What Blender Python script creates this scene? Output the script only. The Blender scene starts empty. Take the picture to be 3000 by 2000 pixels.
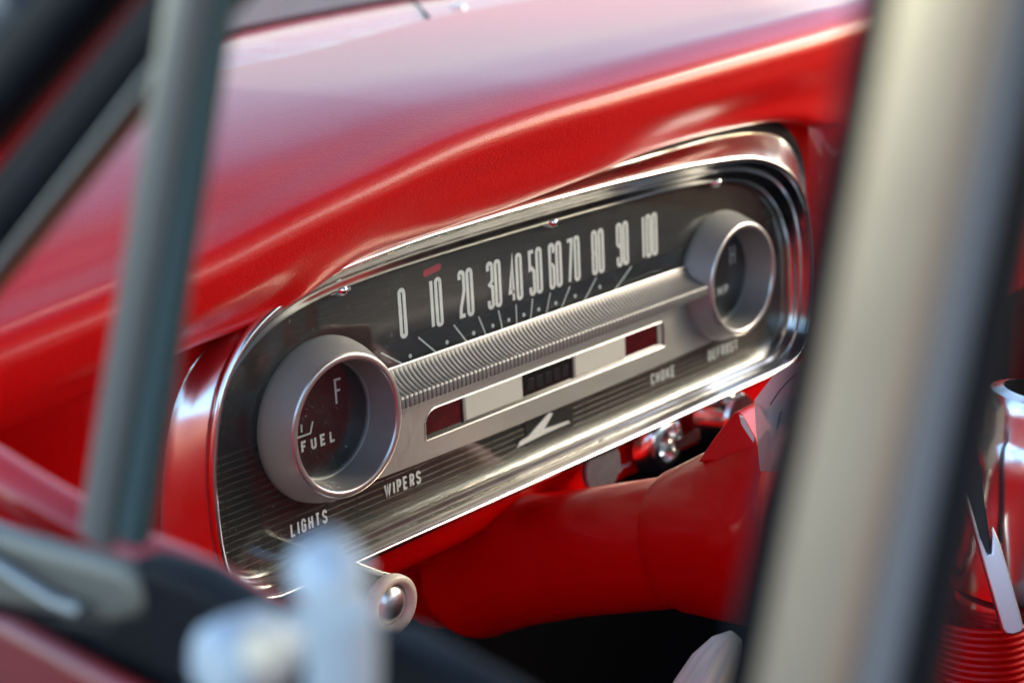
import bpy, bmesh, math, random
from mathutils import Vector, Matrix
random.seed(7)
K = 0.00082            # modelling unit (about 0.82 mm) -> metres
S = bpy.context.scene
COL = S.collection
PI = math.pi
# ---------------------------------------------------------------- frame
# x = across the car, w = out of the dash towards the driver, y = up
def B(x, w, y): return Vector((x*K, -w*K, y*K))
CAMP = Vector((-712.406, -625.874, 268.543))
R_ = Vector((0.66478188, -0.74538257, -0.04969783))
U_ = Vector((0.23632166, 0.14672458, 0.96053317))
F_ = Vector((0.70867279, 0.65028972, -0.27368989))
FL = 4808.04
V = 3000/2352.
def ray(px, py): return F_ + R_*((px-1500)/FL) - U_*((py-1000)/FL)
def at(px, py, depth):
    P = CAMP + ray(px, py)*depth
    return (P.x, -P.y, P.z)                       # (x, w, y)
def atx(px, py, X):
    d = ray(px, py); P = CAMP + d*((X-CAMP.x)/d.x)
    return (P.x, -P.y, P.z)
def aty(px, py, Z):
    d = ray(px, py); P = CAMP + d*((Z-CAMP.z)/d.z)
    return (P.x, -P.y, P.z)

# ---------------------------------------------------------------- materials
def newmat(name):
    m = bpy.data.materials.new(name); m.use_nodes = True
    nt = m.node_tree; return m, nt, nt.nodes['Principled BSDF']
def N(nt, t, **kw):
    n = nt.nodes.new(t)
    for k, v in kw.items():
        if k in n.inputs: n.inputs[k].default_value = v
        else: setattr(n, k, v)
    return n
def pbr(name, col, rough=.4, metal=0., coat=0., spec=.5, var=0., vscale=60, rvar=0., bump=0., bscale=400, coord='Object', stretch=(1,1,1), ior=None, coat_rough=.05):
    m, nt, b = newmat(name)
    b.inputs['Base Color'].default_value = (*col, 1); b.inputs['Roughness'].default_value = rough
    b.inputs['Metallic'].default_value = metal; b.inputs['Coat Weight'].default_value = coat
    b.inputs['Coat Roughness'].default_value = coat_rough
    b.inputs['Specular IOR Level'].default_value = spec
    if ior: b.inputs['IOR'].default_value = ior
    tc = N(nt, 'ShaderNodeTexCoord'); mp = N(nt, 'ShaderNodeMapping'); mp.inputs['Scale'].default_value = stretch
    nt.links.new(tc.outputs[coord], mp.inputs['Vector'])
    if var or rvar:
        nz = N(nt, 'ShaderNodeTexNoise'); nz.inputs['Scale'].default_value = vscale; nz.inputs['Detail'].default_value = 6
        nt.links.new(mp.outputs[0], nz.inputs['Vector'])
        if var:
            mr = N(nt, 'ShaderNodeMapRange'); mr.inputs['From Min'].default_value = .3; mr.inputs['From Max'].default_value = .7
            mr.inputs['To Min'].default_value = 1-var; mr.inputs['To Max'].default_value = 1+var
            nt.links.new(nz.outputs['Fac'], mr.inputs['Value'])
            mx = N(nt, 'ShaderNodeVectorMath', operation='SCALE'); mx.inputs[0].default_value = col
            nt.links.new(mr.outputs[0], mx.inputs['Scale']); nt.links.new(mx.outputs[0], b.inputs['Base Color'])
        if rvar:
            mr = N(nt, 'ShaderNodeMapRange'); mr.inputs['From Min'].default_value = .3; mr.inputs['From Max'].default_value = .7
            mr.inputs['To Min'].default_value = max(0, rough-rvar); mr.inputs['To Max'].default_value = rough+rvar
            nt.links.new(nz.outputs['Fac'], mr.inputs['Value']); nt.links.new(mr.outputs[0], b.inputs['Roughness'])
    if bump:
        n2 = N(nt, 'ShaderNodeTexNoise'); n2.inputs['Scale'].default_value = bscale; n2.inputs['Detail'].default_value = 4
        nt.links.new(mp.outputs[0], n2.inputs['Vector'])
        bp = N(nt, 'ShaderNodeBump'); bp.inputs['Strength'].default_value = bump; bp.inputs['Distance'].default_value = .0005
        nt.links.new(n2.outputs['Fac'], bp.inputs['Height']); nt.links.new(bp.outputs[0], b.inputs['Normal'])
    return m
def vinyl():
    m, nt, b = newmat('red_vinyl')
    b.inputs['Base Color'].default_value = (.60, .0003, .0012, 1)
    b.inputs['Roughness'].default_value = .45; b.inputs['Specular IOR Level'].default_value = .28
    b.inputs['Coat Weight'].default_value = .6; b.inputs['Coat Roughness'].default_value = .25
    tc = N(nt, 'ShaderNodeTexCoord')
    mp = N(nt, 'ShaderNodeMapping'); mp.inputs['Scale'].default_value = (1, 2.0, 1.6)
    nt.links.new(tc.outputs['Object'], mp.inputs[0])
    vo = N(nt, 'ShaderNodeTexVoronoi', feature='DISTANCE_TO_EDGE'); vo.inputs['Scale'].default_value = 480
    nz = N(nt, 'ShaderNodeTexNoise'); nz.inputs['Scale'].default_value = 260; nz.inputs['Detail'].default_value = 5
    big = N(nt, 'ShaderNodeTexNoise'); big.inputs['Scale'].default_value = 9; big.inputs['Detail'].default_value = 3
    for n in (vo, nz, big): nt.links.new(mp.outputs[0], n.inputs['Vector'])
    ad = N(nt, 'ShaderNodeMath', operation='MULTIPLY_ADD'); ad.inputs[1].default_value = 1.2
    nt.links.new(vo.outputs['Distance'], ad.inputs[0]); nt.links.new(nz.outputs['Fac'], ad.inputs[2])
    bp = N(nt, 'ShaderNodeBump'); bp.inputs['Strength'].default_value = .55; bp.inputs['Distance'].default_value = .00035
    nt.links.new(ad.outputs[0], bp.inputs['Height'])
    b2 = N(nt, 'ShaderNodeBump'); b2.inputs['Strength'].default_value = .25; b2.inputs['Distance'].default_value = .004
    nt.links.new(big.outputs['Fac'], b2.inputs['Height']); nt.links.new(bp.outputs[0], b2.inputs['Normal'])
    nt.links.new(b2.outputs[0], b.inputs['Normal'])
    return m
def glassy(name, tint, gloss=.04, rough=.02, haze=(0,0,0), hz=0.):
    # thin pane: clear with a Fresnel reflection and a little dust
    m = bpy.data.materials.new(name); m.use_nodes = True; nt = m.node_tree; nt.nodes.clear()
    out = N(nt, 'ShaderNodeOutputMaterial'); tr = N(nt, 'ShaderNodeBsdfTransparent'); tr.inputs[0].default_value = (*tint, 1)
    gl = N(nt, 'ShaderNodeBsdfGlossy'); gl.inputs['Roughness'].default_value = rough
    fr = N(nt, 'ShaderNodeFresnel'); ge = N(nt, 'ShaderNodeNewGeometry'); mi = N(nt, 'ShaderNodeMapRange')
    mi.inputs['To Min'].default_value = 1.45; mi.inputs['To Max'].default_value = 1/1.45
    nt.links.new(ge.outputs['Backfacing'], mi.inputs['Value']); nt.links.new(mi.outputs[0], fr.inputs['IOR'])
    mx = N(nt, 'ShaderNodeMixShader'); nt.links.new(fr.outputs[0], mx.inputs[0]); nt.links.new(tr.outputs[0], mx.inputs[1]); nt.links.new(gl.outputs[0], mx.inputs[2])
    last = mx
    if hz:
        df = N(nt, 'ShaderNodeBsdfDiffuse'); df.inputs[0].default_value = (*haze, 1)
        tc = N(nt, 'ShaderNodeTexCoord'); nz = N(nt, 'ShaderNodeTexNoise'); nz.inputs['Scale'].default_value = 900; nz.inputs['Detail'].default_value = 3
        nt.links.new(tc.outputs['Object'], nz.inputs['Vector'])
        mr = N(nt, 'ShaderNodeMapRange'); mr.inputs['From Min'].default_value = .66; mr.inputs['From Max'].default_value = .78; mr.inputs['To Min'].default_value = hz; mr.inputs['To Max'].default_value = hz+.5
        nt.links.new(nz.outputs['Fac'], mr.inputs['Value'])
        m2 = N(nt, 'ShaderNodeMixShader'); nt.links.new(mr.outputs[0], m2.inputs[0]); nt.links.new(mx.outputs[0], m2.inputs[1]); nt.links.new(df.outputs[0], m2.inputs[2]); last = m2
    nt.links.new(last.outputs[0], out.inputs['Surface'])
    return m
M = {}
M['vinyl'] = vinyl()
M['red_paint'] = pbr('red_paint', (.56, .0005, .0008), .3, var=.07, coat=.45, coat_rough=.06, spec=.2, bump=.04, bscale=900, rvar=.05, vscale=30)
M['red_column'] = pbr('red_column_paint', (.58, .0005, .0012), .38, coat=.22, coat_rough=.12, spec=.2, bump=.08, bscale=1500, rvar=.06, vscale=40)
M['chrome'] = pbr('chrome', (.84, .84, .81), .19, metal=1, rvar=.03, vscale=60)
M['chrome_clean'] = pbr('clean_chrome', (.86, .86, .87), .05, metal=1, rvar=.02, vscale=50)
M['satin'] = pbr('satin_silver', (.42, .43, .385), .42, metal=.72, rvar=.06, vscale=400, bump=.05, bscale=3000)
M['ring'] = pbr('ring_silver', (.27, .27, .25), .5, metal=.4, rvar=.05, vscale=500, bump=.05, bscale=3500)
M['ringedge'] = pbr('ring_edge', (.62, .61, .58), .28, metal=.9)
M['plate'] = pbr('pale_plate', (.58, .61, .53), .42, metal=.35, rvar=.04, vscale=300)
M['rib'] = pbr('rib_silver', (.21, .21, .195), .42, metal=.55)
M['white'] = pbr('white_print', (.86, .85, .81), .6, var=.05, vscale=500)
M['white_dim'] = pbr('grey_print', (.62, .65, .63), .5)
M['latch'] = pbr('cast_metal', (.46, .52, .57), .55, metal=.35)
M['satinchrome'] = pbr('satin_chrome', (.85, .85, .85), .32, metal=1)
M['black'] = pbr('black_plastic', (.008, .008, .010), .35)
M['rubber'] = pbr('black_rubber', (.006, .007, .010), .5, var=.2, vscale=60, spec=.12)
M['dark'] = pbr('dark_carpet', (.0018, .0018, .003), .95, spec=.05)
M['palevinyl'] = pbr('pale_vinyl', (.27, .25, .22), .5)
M['redglass'] = pbr('red_lens', (.055, .002, .004), .3, spec=.3, var=.5, vscale=160)
M['redpill'] = pbr('red_pill', (.42, .02, .05), .35)
M['darklens'] = pbr('dark_lens', (.012, .014, .014), .08, coat=1)
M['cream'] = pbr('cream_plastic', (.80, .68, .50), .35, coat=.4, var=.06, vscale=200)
M['ivory'] = pbr('ivory_plastic', (.66, .63, .50), .45, spec=.3)
M['headliner'] = pbr('headliner', (.10, .085, .08), .9)
M['asphalt'] = pbr('pavement', (.20, .18, .155), .9, var=.25, vscale=3)
M['greyknob'] = pbr('grey_knob', (.16, .155, .16), .45, metal=.5, var=.15, vscale=200)
M['bar'] = pbr('anodised_bar', (.68, .55, .40), .33, metal=.85, rvar=.05, vscale=30)
M['bargrey'] = pbr('grey_bar', (.13, .14, .15), .4, metal=.5)
M['innergrey'] = pbr('inner_grey', (.20, .19, .195), .5, metal=.2)
M['ventbar'] = pbr('vent_bar', (.25, .26, .25), .3, metal=.8)
M['tealbar'] = pbr('tealbar', (.07, .115, .12), .4, metal=.5)
M['railgrey'] = pbr('rail_grey', (.15, .145, .12), .45, metal=.4)
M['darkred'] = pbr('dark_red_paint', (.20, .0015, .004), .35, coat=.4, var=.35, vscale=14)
M['paleplastic'] = pbr('clear_pale_plastic', (.78, .70, .53), .45, spec=.3)
M['amber'] = pbr('tan_surface', (.20, .07, .03), .5)
def face_mat():
    m, nt, b = newmat('brushed_face')
    tc = N(nt, 'ShaderNodeTexCoord'); mp = N(nt, 'ShaderNodeMapping'); mp.inputs['Scale'].default_value = (.03, 1, 1)
    nt.links.new(tc.outputs['Object'], mp.inputs[0])
    nz = N(nt, 'ShaderNodeTexNoise'); nz.inputs['Scale'].default_value = 1800; nz.inputs['Detail'].default_value = 3
    nt.links.new(mp.outputs[0], nz.inputs['Vector'])
    cr = N(nt, 'ShaderNodeValToRGB'); cr.color_ramp.elements[0].color = (.008, .007, .006, 1); cr.color_ramp.elements[1].color = (.034, .030, .026, 1)
    cr.color_ramp.elements[0].position = .3; cr.color_ramp.elements[1].position = .7
    nt.links.new(nz.outputs['Fac'], cr.inputs[0]); nt.links.new(cr.outputs[0], b.inputs['Base Color'])
    b.inputs['Metallic'].default_value = .3; b.inputs['Roughness'].default_value = .42; b.inputs['Specular IOR Level'].default_value = .3
    bp = N(nt, 'ShaderNodeBump'); bp.inputs['Strength'].default_value = .15; bp.inputs['Distance'].default_value = .0002
    nt.links.new(nz.outputs['Fac'], bp.inputs['Height']); nt.links.new(bp.outputs[0], b.inputs['Normal'])
    return m
M['face'] = face_mat()
M['facelow'] = pbr('ribbed_face', (.024, .021, .019), .4, metal=.4)
M['fineline'] = pbr('fine_line', (.060, .053, .047), .4, metal=.5)
M['tickband'] = pbr('tick_band', (.020, .026, .026), .2, metal=.3, coat=.6, coat_rough=.15)
M['lens'] = glassy('lens_pane', (.93, .95, .94), hz=.006, haze=(.5, .5, .46), rough=.03)
M['dialglass'] = glassy('dial_pane', (.95, .95, .95), rough=.02)
M['clearplastic'] = glassy('clear_plastic', (.88, .88, .86), hz=.38, haze=(.72, .68, .60), rough=.08)
M['windscreen'] = glassy('windscreen_glass', (.58, .66, .67), rough=.01)

# ---------------------------------------------------------------- builders
def tag(o, label=None, cat=None, group=None, kind=None):
    if label: o['label'] = label
    if cat: o['category'] = cat
    if group: o['group'] = group
    if kind: o['kind'] = kind
    return o
def empty(name, x, w, y, label, cat, group=None):
    o = bpy.data.objects.new(name, None); COL.objects.link(o); o.location = B(x, w, y)
    o.empty_display_size = .01
    return tag(o, label, cat, group)
def world_loc(o):
    v = Vector(o.location)
    while o.parent: o = o.parent; v = v + Vector(o.location)
    return v
def mk(name, verts, faces, mat, parent=None, ang=35, origin=None, smooth=True):
    """verts in (x, w, y) units"""
    pts = [B(*v) for v in verts]
    if origin is None:
        n = max(1, len(pts)); org = Vector((sum(p.x for p in pts)/n, sum(p.y for p in pts)/n, sum(p.z for p in pts)/n))
    else: org = B(*origin)
    me = bpy.data.meshes.new(name); me.from_pydata([p-org for p in pts], [], faces)
    bm = bmesh.new(); bm.from_mesh(me); bmesh.ops.remove_doubles(bm, verts=bm.verts, dist=1e-7)
    bmesh.ops.recalc_face_normals(bm, faces=bm.faces); bm.to_mesh(me); bm.free()
    me.materials.append(mat)
    if smooth:
        me.shade_smooth(); me.set_sharp_from_angle(angle=math.radians(ang))
    o = bpy.data.objects.new(name, me); COL.objects.link(o)
    if parent is not None:
        o.parent = parent; o.location = org - world_loc(parent)
    else: o.location = org
    return o
class MB:
    def __init__(s): s.v = []; s.f = []
    def add(s, v, f):
        k = len(s.v); s.v += list(v); s.f += [tuple(i+k for i in q) for q in f]; return s
    def grid(s, rows, cu=False, cv=False):
        n = len(rows); m = len(rows[0]); f = []
        for i in range(n if cu else n-1):
            for j in range(m if cv else m-1):
                a = i*m+j; b = i*m+(j+1) % m; c = ((i+1) % n)*m+(j+1) % m; d = ((i+1) % n)*m+j
                f.append((a, b, c, d))
        return s.add([p for r in rows for p in r], f)
    def cap(s, pts): return s.add(pts, [tuple(range(len(pts)))])
    def box(s, x0, x1, w0, w1, y0, y1):
        v = [(x, w, y) for x in (x0, x1) for w in (w0, w1) for y in (y0, y1)]
        return s.add(v, [(0,1,3,2),(4,6,7,5),(0,4,5,1),(2,3,7,6),(0,2,6,4),(1,5,7,3)])
    def prism(s, loop, w0, w1):
        """closed loop in (x, y), extruded in w"""
        n = len(loop); a = [(x, w0, y) for x, y in loop]; b = [(x, w1, y) for x, y in loop]
        return s.add(a+b, [tuple(range(n)), tuple(range(n, 2*n))] + [(i, (i+1) % n, n+(i+1) % n, n+i) for i in range(n)])
    def prismx(s, loop, x0, x1):
        """closed loop in (w, y), extruded in x"""
        n = len(loop); a = [(x0, w, y) for w, y in loop]; b = [(x1, w, y) for w, y in loop]
        return s.add(a+b, [tuple(range(n)), tuple(range(n, 2*n))] + [(i, (i+1) % n, n+(i+1) % n, n+i) for i in range(n)])
    def revolve(s, prof, c, n=96, axis=None, a0=0, a1=2*PI):
        """prof: (r, h) ; c=(x,w,y) ; axis default w"""
        ax = Vector(axis or (0, 1, 0)).normalized()
        t = Vector((1, 0, 0)) if abs(ax.x) < .9 else Vector((0, 0, 1))
        e1 = (t - ax*t.dot(ax)).normalized(); e2 = ax.cross(e1); C = Vector(c)
        rows = []
        for r, h in prof:
            rows.append([tuple(C + ax*h + e1*(r*math.cos(2*PI*k/n)) + e2*(r*math.sin(2*PI*k/n))) for k in range(n)])
        return s.grid(rows, cv=True)
    def tube(s, path, rad, n=16, caps=True, flat=1.0):
        P = [Vector(p) for p in path]; rads = rad if isinstance(rad, (list, tuple)) else [rad]*len(P)
        up = Vector((0.02, .05, 1)); rows = []
        for i, p in enumerate(P):
            t = (P[min(i+1, len(P)-1)] - P[max(i-1, 0)]).normalized()
            if abs(t.dot(up)) > .95: up2 = Vector((1, .1, 0))
            else: up2 = up
            e1 = t.cross(up2).normalized(); e2 = t.cross(e1)
            rows.append([tuple(p + e1*(rads[i]*math.cos(2*PI*k/n)) + e2*(rads[i]*flat*math.sin(2*PI*k/n))) for k in range(n)])
        s.grid(rows, cv=True)
        if caps: s.cap(rows[0]); s.cap(rows[-1])
        return s
    def build(s, name, mat, parent=None, **kw): return mk(name, s.v, s.f, mat, parent, **kw)
def catmull(P, n):
    out = []
    for i in range(len(P)-1):
        p0 = P[max(i-1, 0)]; p1 = P[i]; p2 = P[i+1]; p3 = P[min(i+2, len(P)-1)]
        for k in range(n):
            t = k/n
            out.append(tuple(.5*((2*b)+(-a+c)*t+(2*a-5*b+4*c-d)*t*t+(-a+3*b-3*c+d)*t**3) for a, b, c, d in zip(p0, p1, p2, p3)))
    out.append(tuple(P[-1])); return out
def resample(P, n):
    L = [0]
    for a, b in zip(P, P[1:]): L.append(L[-1]+math.dist(a, b))
    out = []; j = 0
    for i in range(n):
        d = L[-1]*i/(n-1)
        while j < len(L)-2 and L[j+1] < d: j += 1
        t = (d-L[j])/max(1e-9, L[j+1]-L[j]); out.append(tuple(a+(b-a)*t for a, b in zip(P[j], P[j+1])))
    return out
def interp(xs, ys, x):
    if x <= xs[0]: return ys[0]
    for i in range(len(xs)-1):
        if x <= xs[i+1]:
            t = (x-xs[i])/(xs[i+1]-xs[i]); return ys[i]+(ys[i+1]-ys[i])*t
    return ys[-1]
def smooth_interp(xs, ys, x):
    # monotone-ish hermite
    if x <= xs[0]: return ys[0]
    if x >= xs[-1]: return ys[-1]
    n = len(xs)
    for i in range(n-1):
        if x <= xs[i+1]:
            h = xs[i+1]-xs[i]; t = (x-xs[i])/h
            m0 = (ys[i+1]-ys[max(i-1, 0)])/(xs[i+1]-xs[max(i-1, 0)])*h
            m1 = (ys[min(i+2, n-1)]-ys[i])/(xs[min(i+2, n-1)]-xs[i])*h
            return (2*t**3-3*t*t+1)*ys[i]+(t**3-2*t*t+t)*m0+(-2*t**3+3*t*t)*ys[i+1]+(t**3-t*t)*m1
# flat printed strokes ---------------------------------------------------
def stroke(mb, pts, wd, w, th=.35, cap=True):
    """a raised ribbon of width wd along pts in (x, y) on plane w"""
    n = len(pts); L = []; Rr = []
    for i in range(n):
        a = Vector(pts[max(i-1, 0)]); b = Vector(pts[i]); c = Vector(pts[min(i+1, n-1)])
        d1 = (b-a).normalized() if i > 0 else (c-b).normalized(); d2 = (c-b).normalized() if i < n-1 else d1
        n1 = Vector((-d1.y, d1.x)); n2 = Vector((-d2.y, d2.x)); m = (n1+n2)
        if m.length < 1e-4: m = n1
        m.normalize(); k = 1/max(.5, m.dot(n1))
        L.append(b+m*(wd/2*k)); Rr.append(b-m*(wd/2*k))
    loopt = [(p.x, w+th, p.y) for p in L]; loopb = [(p.x, w+th, p.y) for p in Rr]
    lo = [(p.x, w, p.y) for p in L]; ro = [(p.x, w, p.y) for p in Rr]
    mb.grid([lo, loopt, loopb, ro])
    mb.add([lo[0], loopt[0], loopb[0], ro[0]], [(0,1,2,3)]); mb.add([lo[-1], loopt[-1], loopb[-1], ro[-1]], [(0,1,2,3)])
def arc(cx, cy, rx, ry, a0, a1, n=8):
    return [(cx+rx*math.cos(math.radians(a0+(a1-a0)*i/n)), cy+ry*math.sin(math.radians(a0+(a1-a0)*i/n))) for i in range(n+1)]
# letters on a unit box (x 0..1, y 0..1)
GL = {
 'L': [[(0,1),(0,0),(1,0)]], 'I': [[(.5,0),(.5,1)]], 'H': [[(0,0),(0,1)],[(1,0),(1,1)],[(0,.52),(1,.52)]],
 'T': [[(.5,0),(.5,1)],[(0,1),(1,1)]], 'F': [[(0,0),(0,1),(1,1)],[(0,.54),(.8,.54)]],
 'E': [[(1,1),(0,1),(0,0),(1,0)],[(0,.52),(.85,.52)]], 'W': [[(0,1),(.25,0),(.5,.9),(.75,0),(1,1)]],
 'P': [[(0,0),(0,1),(.7,1),(1,.9),(1,.55),(.7,.45),(0,.45)]],
 'R': [[(0,0),(0,1),(.7,1),(1,.9),(1,.6),(.7,.5),(0,.5)],[(.6,.5),(1,0)]],
 'M': [[(0,0),(0,1),(.5,.35),(1,1),(1,0)]], 'U': [[(0,1),(0,.15),(.25,0),(.75,0),(1,.15),(1,1)]],
 'K': [[(0,0),(0,1)],[(1.1,1),(.1,.45)],[(.35,.6),(1.1,0)]], 'N': [[(0,0),(0,1),(1,0),(1,1)]], 'D': [[(0,0),(0,1),(.65,1),(1,.82),(1,.18),(.65,0),(0,0)]],
 'O': [[(.3,0),(.7,0),(1,.15),(1,.85),(.7,1),(.3,1),(0,.85),(0,.15),(.3,0)]],
 'C': [[(1,.75),(1,.85),(.7,1),(.3,1),(0,.85),(0,.15),(.3,0),(.7,0),(1,.15),(1,.25)]],
 'G': [[(1,.75),(1,.85),(.7,1),(.3,1),(0,.85),(0,.15),(.3,0),(.7,0),(1,.15),(1,.5),(.55,.5)]],
 'S': [[(1,.78),(1,.88),(.72,1),(.28,1),(0,.88),(0,.66),(.25,.55),(.75,.45),(1,.34),(1,.12),(.72,0),(.28,0),(0,.12),(0,.22)]],
}
def word(mb, txt, x0, x1, y0, y1, wd, w, gap=.45, slant=0, wide={'W':1.5,'M':1.3,'I':.25}):
    un = sum(wide.get(c, 1) for c in txt) + gap*(len(txt)-1); u = (x1-x0)/un; x = x0
    k = 0
    for c in txt:
        cw = wide.get(c, 1)*u
        for st in GL[c]:
            inx = wd/2; pts = [(x+inx+px*(cw-wd)+slant*py*(y1-y0) if cw > wd else x+cw/2, y0+inx+py*(y1-y0-wd)) for px, py in st]
            stroke(mb, pts, wd, w, th=.30+.03*(k % 3)); k += 1
        x += cw + gap*u
# tall condensed speedometer digits: box width a, height h, centre-line strokes
def digit(d, x, a, y0, y1):
    r = a/2; cx = x+r; h = y1-y0; m = (y0+y1)/2
    top = lambda s, e: arc(cx, y1-r, r, r, s, e); bot = lambda s, e: arc(cx, y0+r, r, r, s, e)
    if d == '0': return [top(0, 180)+bot(180, 360)+[(x+a, y1-r)]]
    if d == '1': return [[(cx, y0), (cx, y1)]]
    if d == '2': return [[(x, y1-r*2.4)]+top(180, 0)+[(x+a, y0+h*.58), (x+.1*a, y0+h*.2), (x, y0+.6), (x+a, y0+.6)]]
    if d == '3': return [[(x, y1-r*2.4)]+top(180, 0)+[(x+a, m+h*.10), (x+a*.35, m+h*.02), (x+a, m-h*.05)]+[(x+a, y0+r)]+bot(0, -180)+[(x, y0+r*2.4)]]
    if d == '4': return [[(x+a*.8, y0), (x+a*.8, y1), (x-.1*a, y0+h*.2), (x+a*1.2, y0+h*.2)]]
    if d == '5': return [[(x+a, y1-.6), (x, y1-.6), (x, m+h*.08), (x+a*.5, m+h*.1), (x+a, m+h*.02), (x+a, y0+r)]+bot(0, -180)+[(x, y0+r*2.4)]]
    if d == '6': return [[(x+a, y1-r*3.0)]+top(0, 180)+bot(180, 360)+[(x+a, m-.2*a), (x+a*.5, m+.25*a), (x+.1, m)]]
    if d == '7': return [[(x-.15*a, y1-.6), (x+a, y1-.6), (x+a*.2, y0)]]
    if d == '8': return [top(0, 180)+[(x, m+r), (x+.12*a, m), (x, m-r)]+bot(180, 360)+[(x+a, m-r), (x+a*.88, m), (x+a, m+r), (x+a, y1-r)]]
    if d == '9': return [[(x, y0+r*3.0)]+bot(180, 360)+[(x+a, m)]+top(0, 180)+[(x, m+.2*a), (x+.5*a, m-.25*a), (x+a-.1, m)]]
    return []

# ================================================================ INSTRUMENT CLUSTER
cl = empty('instrument_cluster', 0, 0, 0, 'wide chrome framed instrument cluster with speedometer strip set in the red dashboard', 'instrument cluster')
NH = 110
def outline(half_r, half_l=None, sub=10):
    half_l = half_l or half_r
    a = resample(catmull(half_r, sub), NH); b = resample(catmull(half_l, sub), NH)
    return a + [(-x, y) for x, y in b[::-1]][1:-1]
LIP = [(0,88),(40,87.8),(80,87),(118,86),(150,84),(175,82),(196,78.8),(214,73.5),(230,66.5),(243,57),(254,44),(261,29),(265.5,12),(267.8,-5),(268.2,-25),(267,-43),(263,-57),(254,-68),(240,-74),(222,-75.3),(150,-75.4),(80,-75.6),(0,-75.6)]
GLS = [(0,69.3),(60,69),(110,68.3),(150,66.8),(180,64),(206,58.5),(228,48),(245,32),(254,15),(258,0),(259.5,-20),(258.5,-38),(255,-52),(246,-62.5),(230,-67.8),(200,-68.6),(120,-68.6),(0,-68.6)]
REAR_R = [(0,92),(60,93.5),(150,95.2),(200,94),(232,90.5),(259,83),(276,70),(285,52),(289,25),(290,-5),(289,-30),(285,-55),(272,-72),(250,-80),(220,-82),(120,-82),(0,-82)]
REAR_L = [(0,92),(60,90),(120,86),(165,80),(205,71.5),(235,63),(256,53),(268,41),(277,23.5),(284,-.5),(289,-29),(290,-50),(284,-66),(268,-78),(240,-82),(120,-82),(0,-82)]
oG = outline(GLS); oL = outline(LIP); oR = outline(REAR_R, REAR_L)
def mixo(a, b, t): return [(p[0]+(q[0]-p[0])*t, p[1]+(q[1]-p[1])*t) for p, q in zip(a, b)]
def scal(o, k, ky=None):
    ky = ky or k
    out = []
    n = len(o)
    for i in range(n):
        a = Vector(o[i-1]); c = Vector(o[(i+1) % n]); d = (c-a).normalized(); nn = Vector((-d.y, d.x))
        p = Vector(o[i]); q = p+nn*k
        out.append((q.x, q.y))
    return out
sgn = 1 if abs(scal(oL, 1)[0][1]) > abs(oL[0][1]) else -1
def off(o, k): return scal(o, k*sgn)
rows = []
prof = [(-.10, -1), (0, 1.5), (.02, 3.2), (.05, 6.0), (.10, 7.2), (.20, 8.4), (.32, 9.4), (.44, 10.4), (.52, 11.6), (.55, 13.2), (.58, 14.2), (.64, 15.2), (.74, 16.6), (.84, 17.9), (.88, 18.6)]
for t, w in prof: rows.append([(x, w, y) for x, y in mixo(oG, oL, t)])
for k, w in [(-1.9, 19.9), (-1.3, 20.8), (-.5, 21.4), (.4, 21.5), (1.3, 21.1), (2.1, 20.3), (2.6, 19.1), (2.7, 17.7), (2.3, 16.4), (1.4, 15.2)]: rows.append([(x, w, y) for x, y in off(oL, k)])
oLo = off(oL, 2.0)
for t, w in [(.18, 12), (.40, 8), (.65, 4), (.85, 1.5), (.93, .9), (.955, 2.0), (.985, 2.2), (1.0, 1.2), (1.0, -8)]: rows.append([(x, w, y) for x, y in mixo(oLo, oR, t)])
bezel = MB().grid(rows, cv=True).build('chrome_bezel', M['chrome'], cl, ang=50)
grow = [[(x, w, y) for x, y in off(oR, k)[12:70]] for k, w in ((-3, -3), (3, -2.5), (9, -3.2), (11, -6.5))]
MB().grid(grow).build('recess_shade', M['rubber'], cl, ang=50)  # black strip stands in for the hood's shade in the corner recess
# small retaining clips on the inner edge
for cx, cy in ((-164, 66.5), (4, 70.5), (172, 66)):
    m = MB(); m.revolve([(0, 5.2), (1.6, 4.8), (3.0, 3.2), (4.0, 0)], (cx, 3.5, cy), n=20)
    m.box(cx-7, cx+7, 2.5, 4.6, cy-1.6, cy+.6)
    m.build('retaining_clip', M['chrome_clean'], bezel)
# dial face : upper brushed band, lower ribbed band, both behind the pane
def clipband(o, ylo, yhi):
    """convex-ish closed outline clipped to a y band"""
    def clip(P, f, val, keep_below):
        out = []
        for i in range(len(P)):
            a = P[i-1]; b = P[i]
            ia = (a[1] <= val) == keep_below; ib = (b[1] <= val) == keep_below
            if ia != ib:
                t = (val-a[1])/(b[1]-a[1]); out.append((a[0]+(b[0]-a[0])*t, val))
            if ib: out.append(b)
        return out
    P = clip(o, None, yhi, True); P = clip(P, None, ylo, False)
    return P
oGi = mixo(oG, oL, -.08)
fp = MB(); fp.prism(clipband(oGi, 27.2, 200), -4, 0)
face = fp.build('face_panel', M['face'], cl, ang=20)
tb = MB()
rowsb = []
for w, y in ((0, 27.2), (-.9, 26.7), (-.9, 9), (-.9, -2)): rowsb.append([(-262, w, y), (262, w, y)])
tb.grid(rowsb); tb.build('tick_band', M['tickband'], face, ang=20)
lo = MB()
lo.prism(clipband(oGi, -200, -2.0), -6, -1.0)
base_low = lo.build('ribbed_backing', M['facelow'], cl, ang=20)
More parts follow.
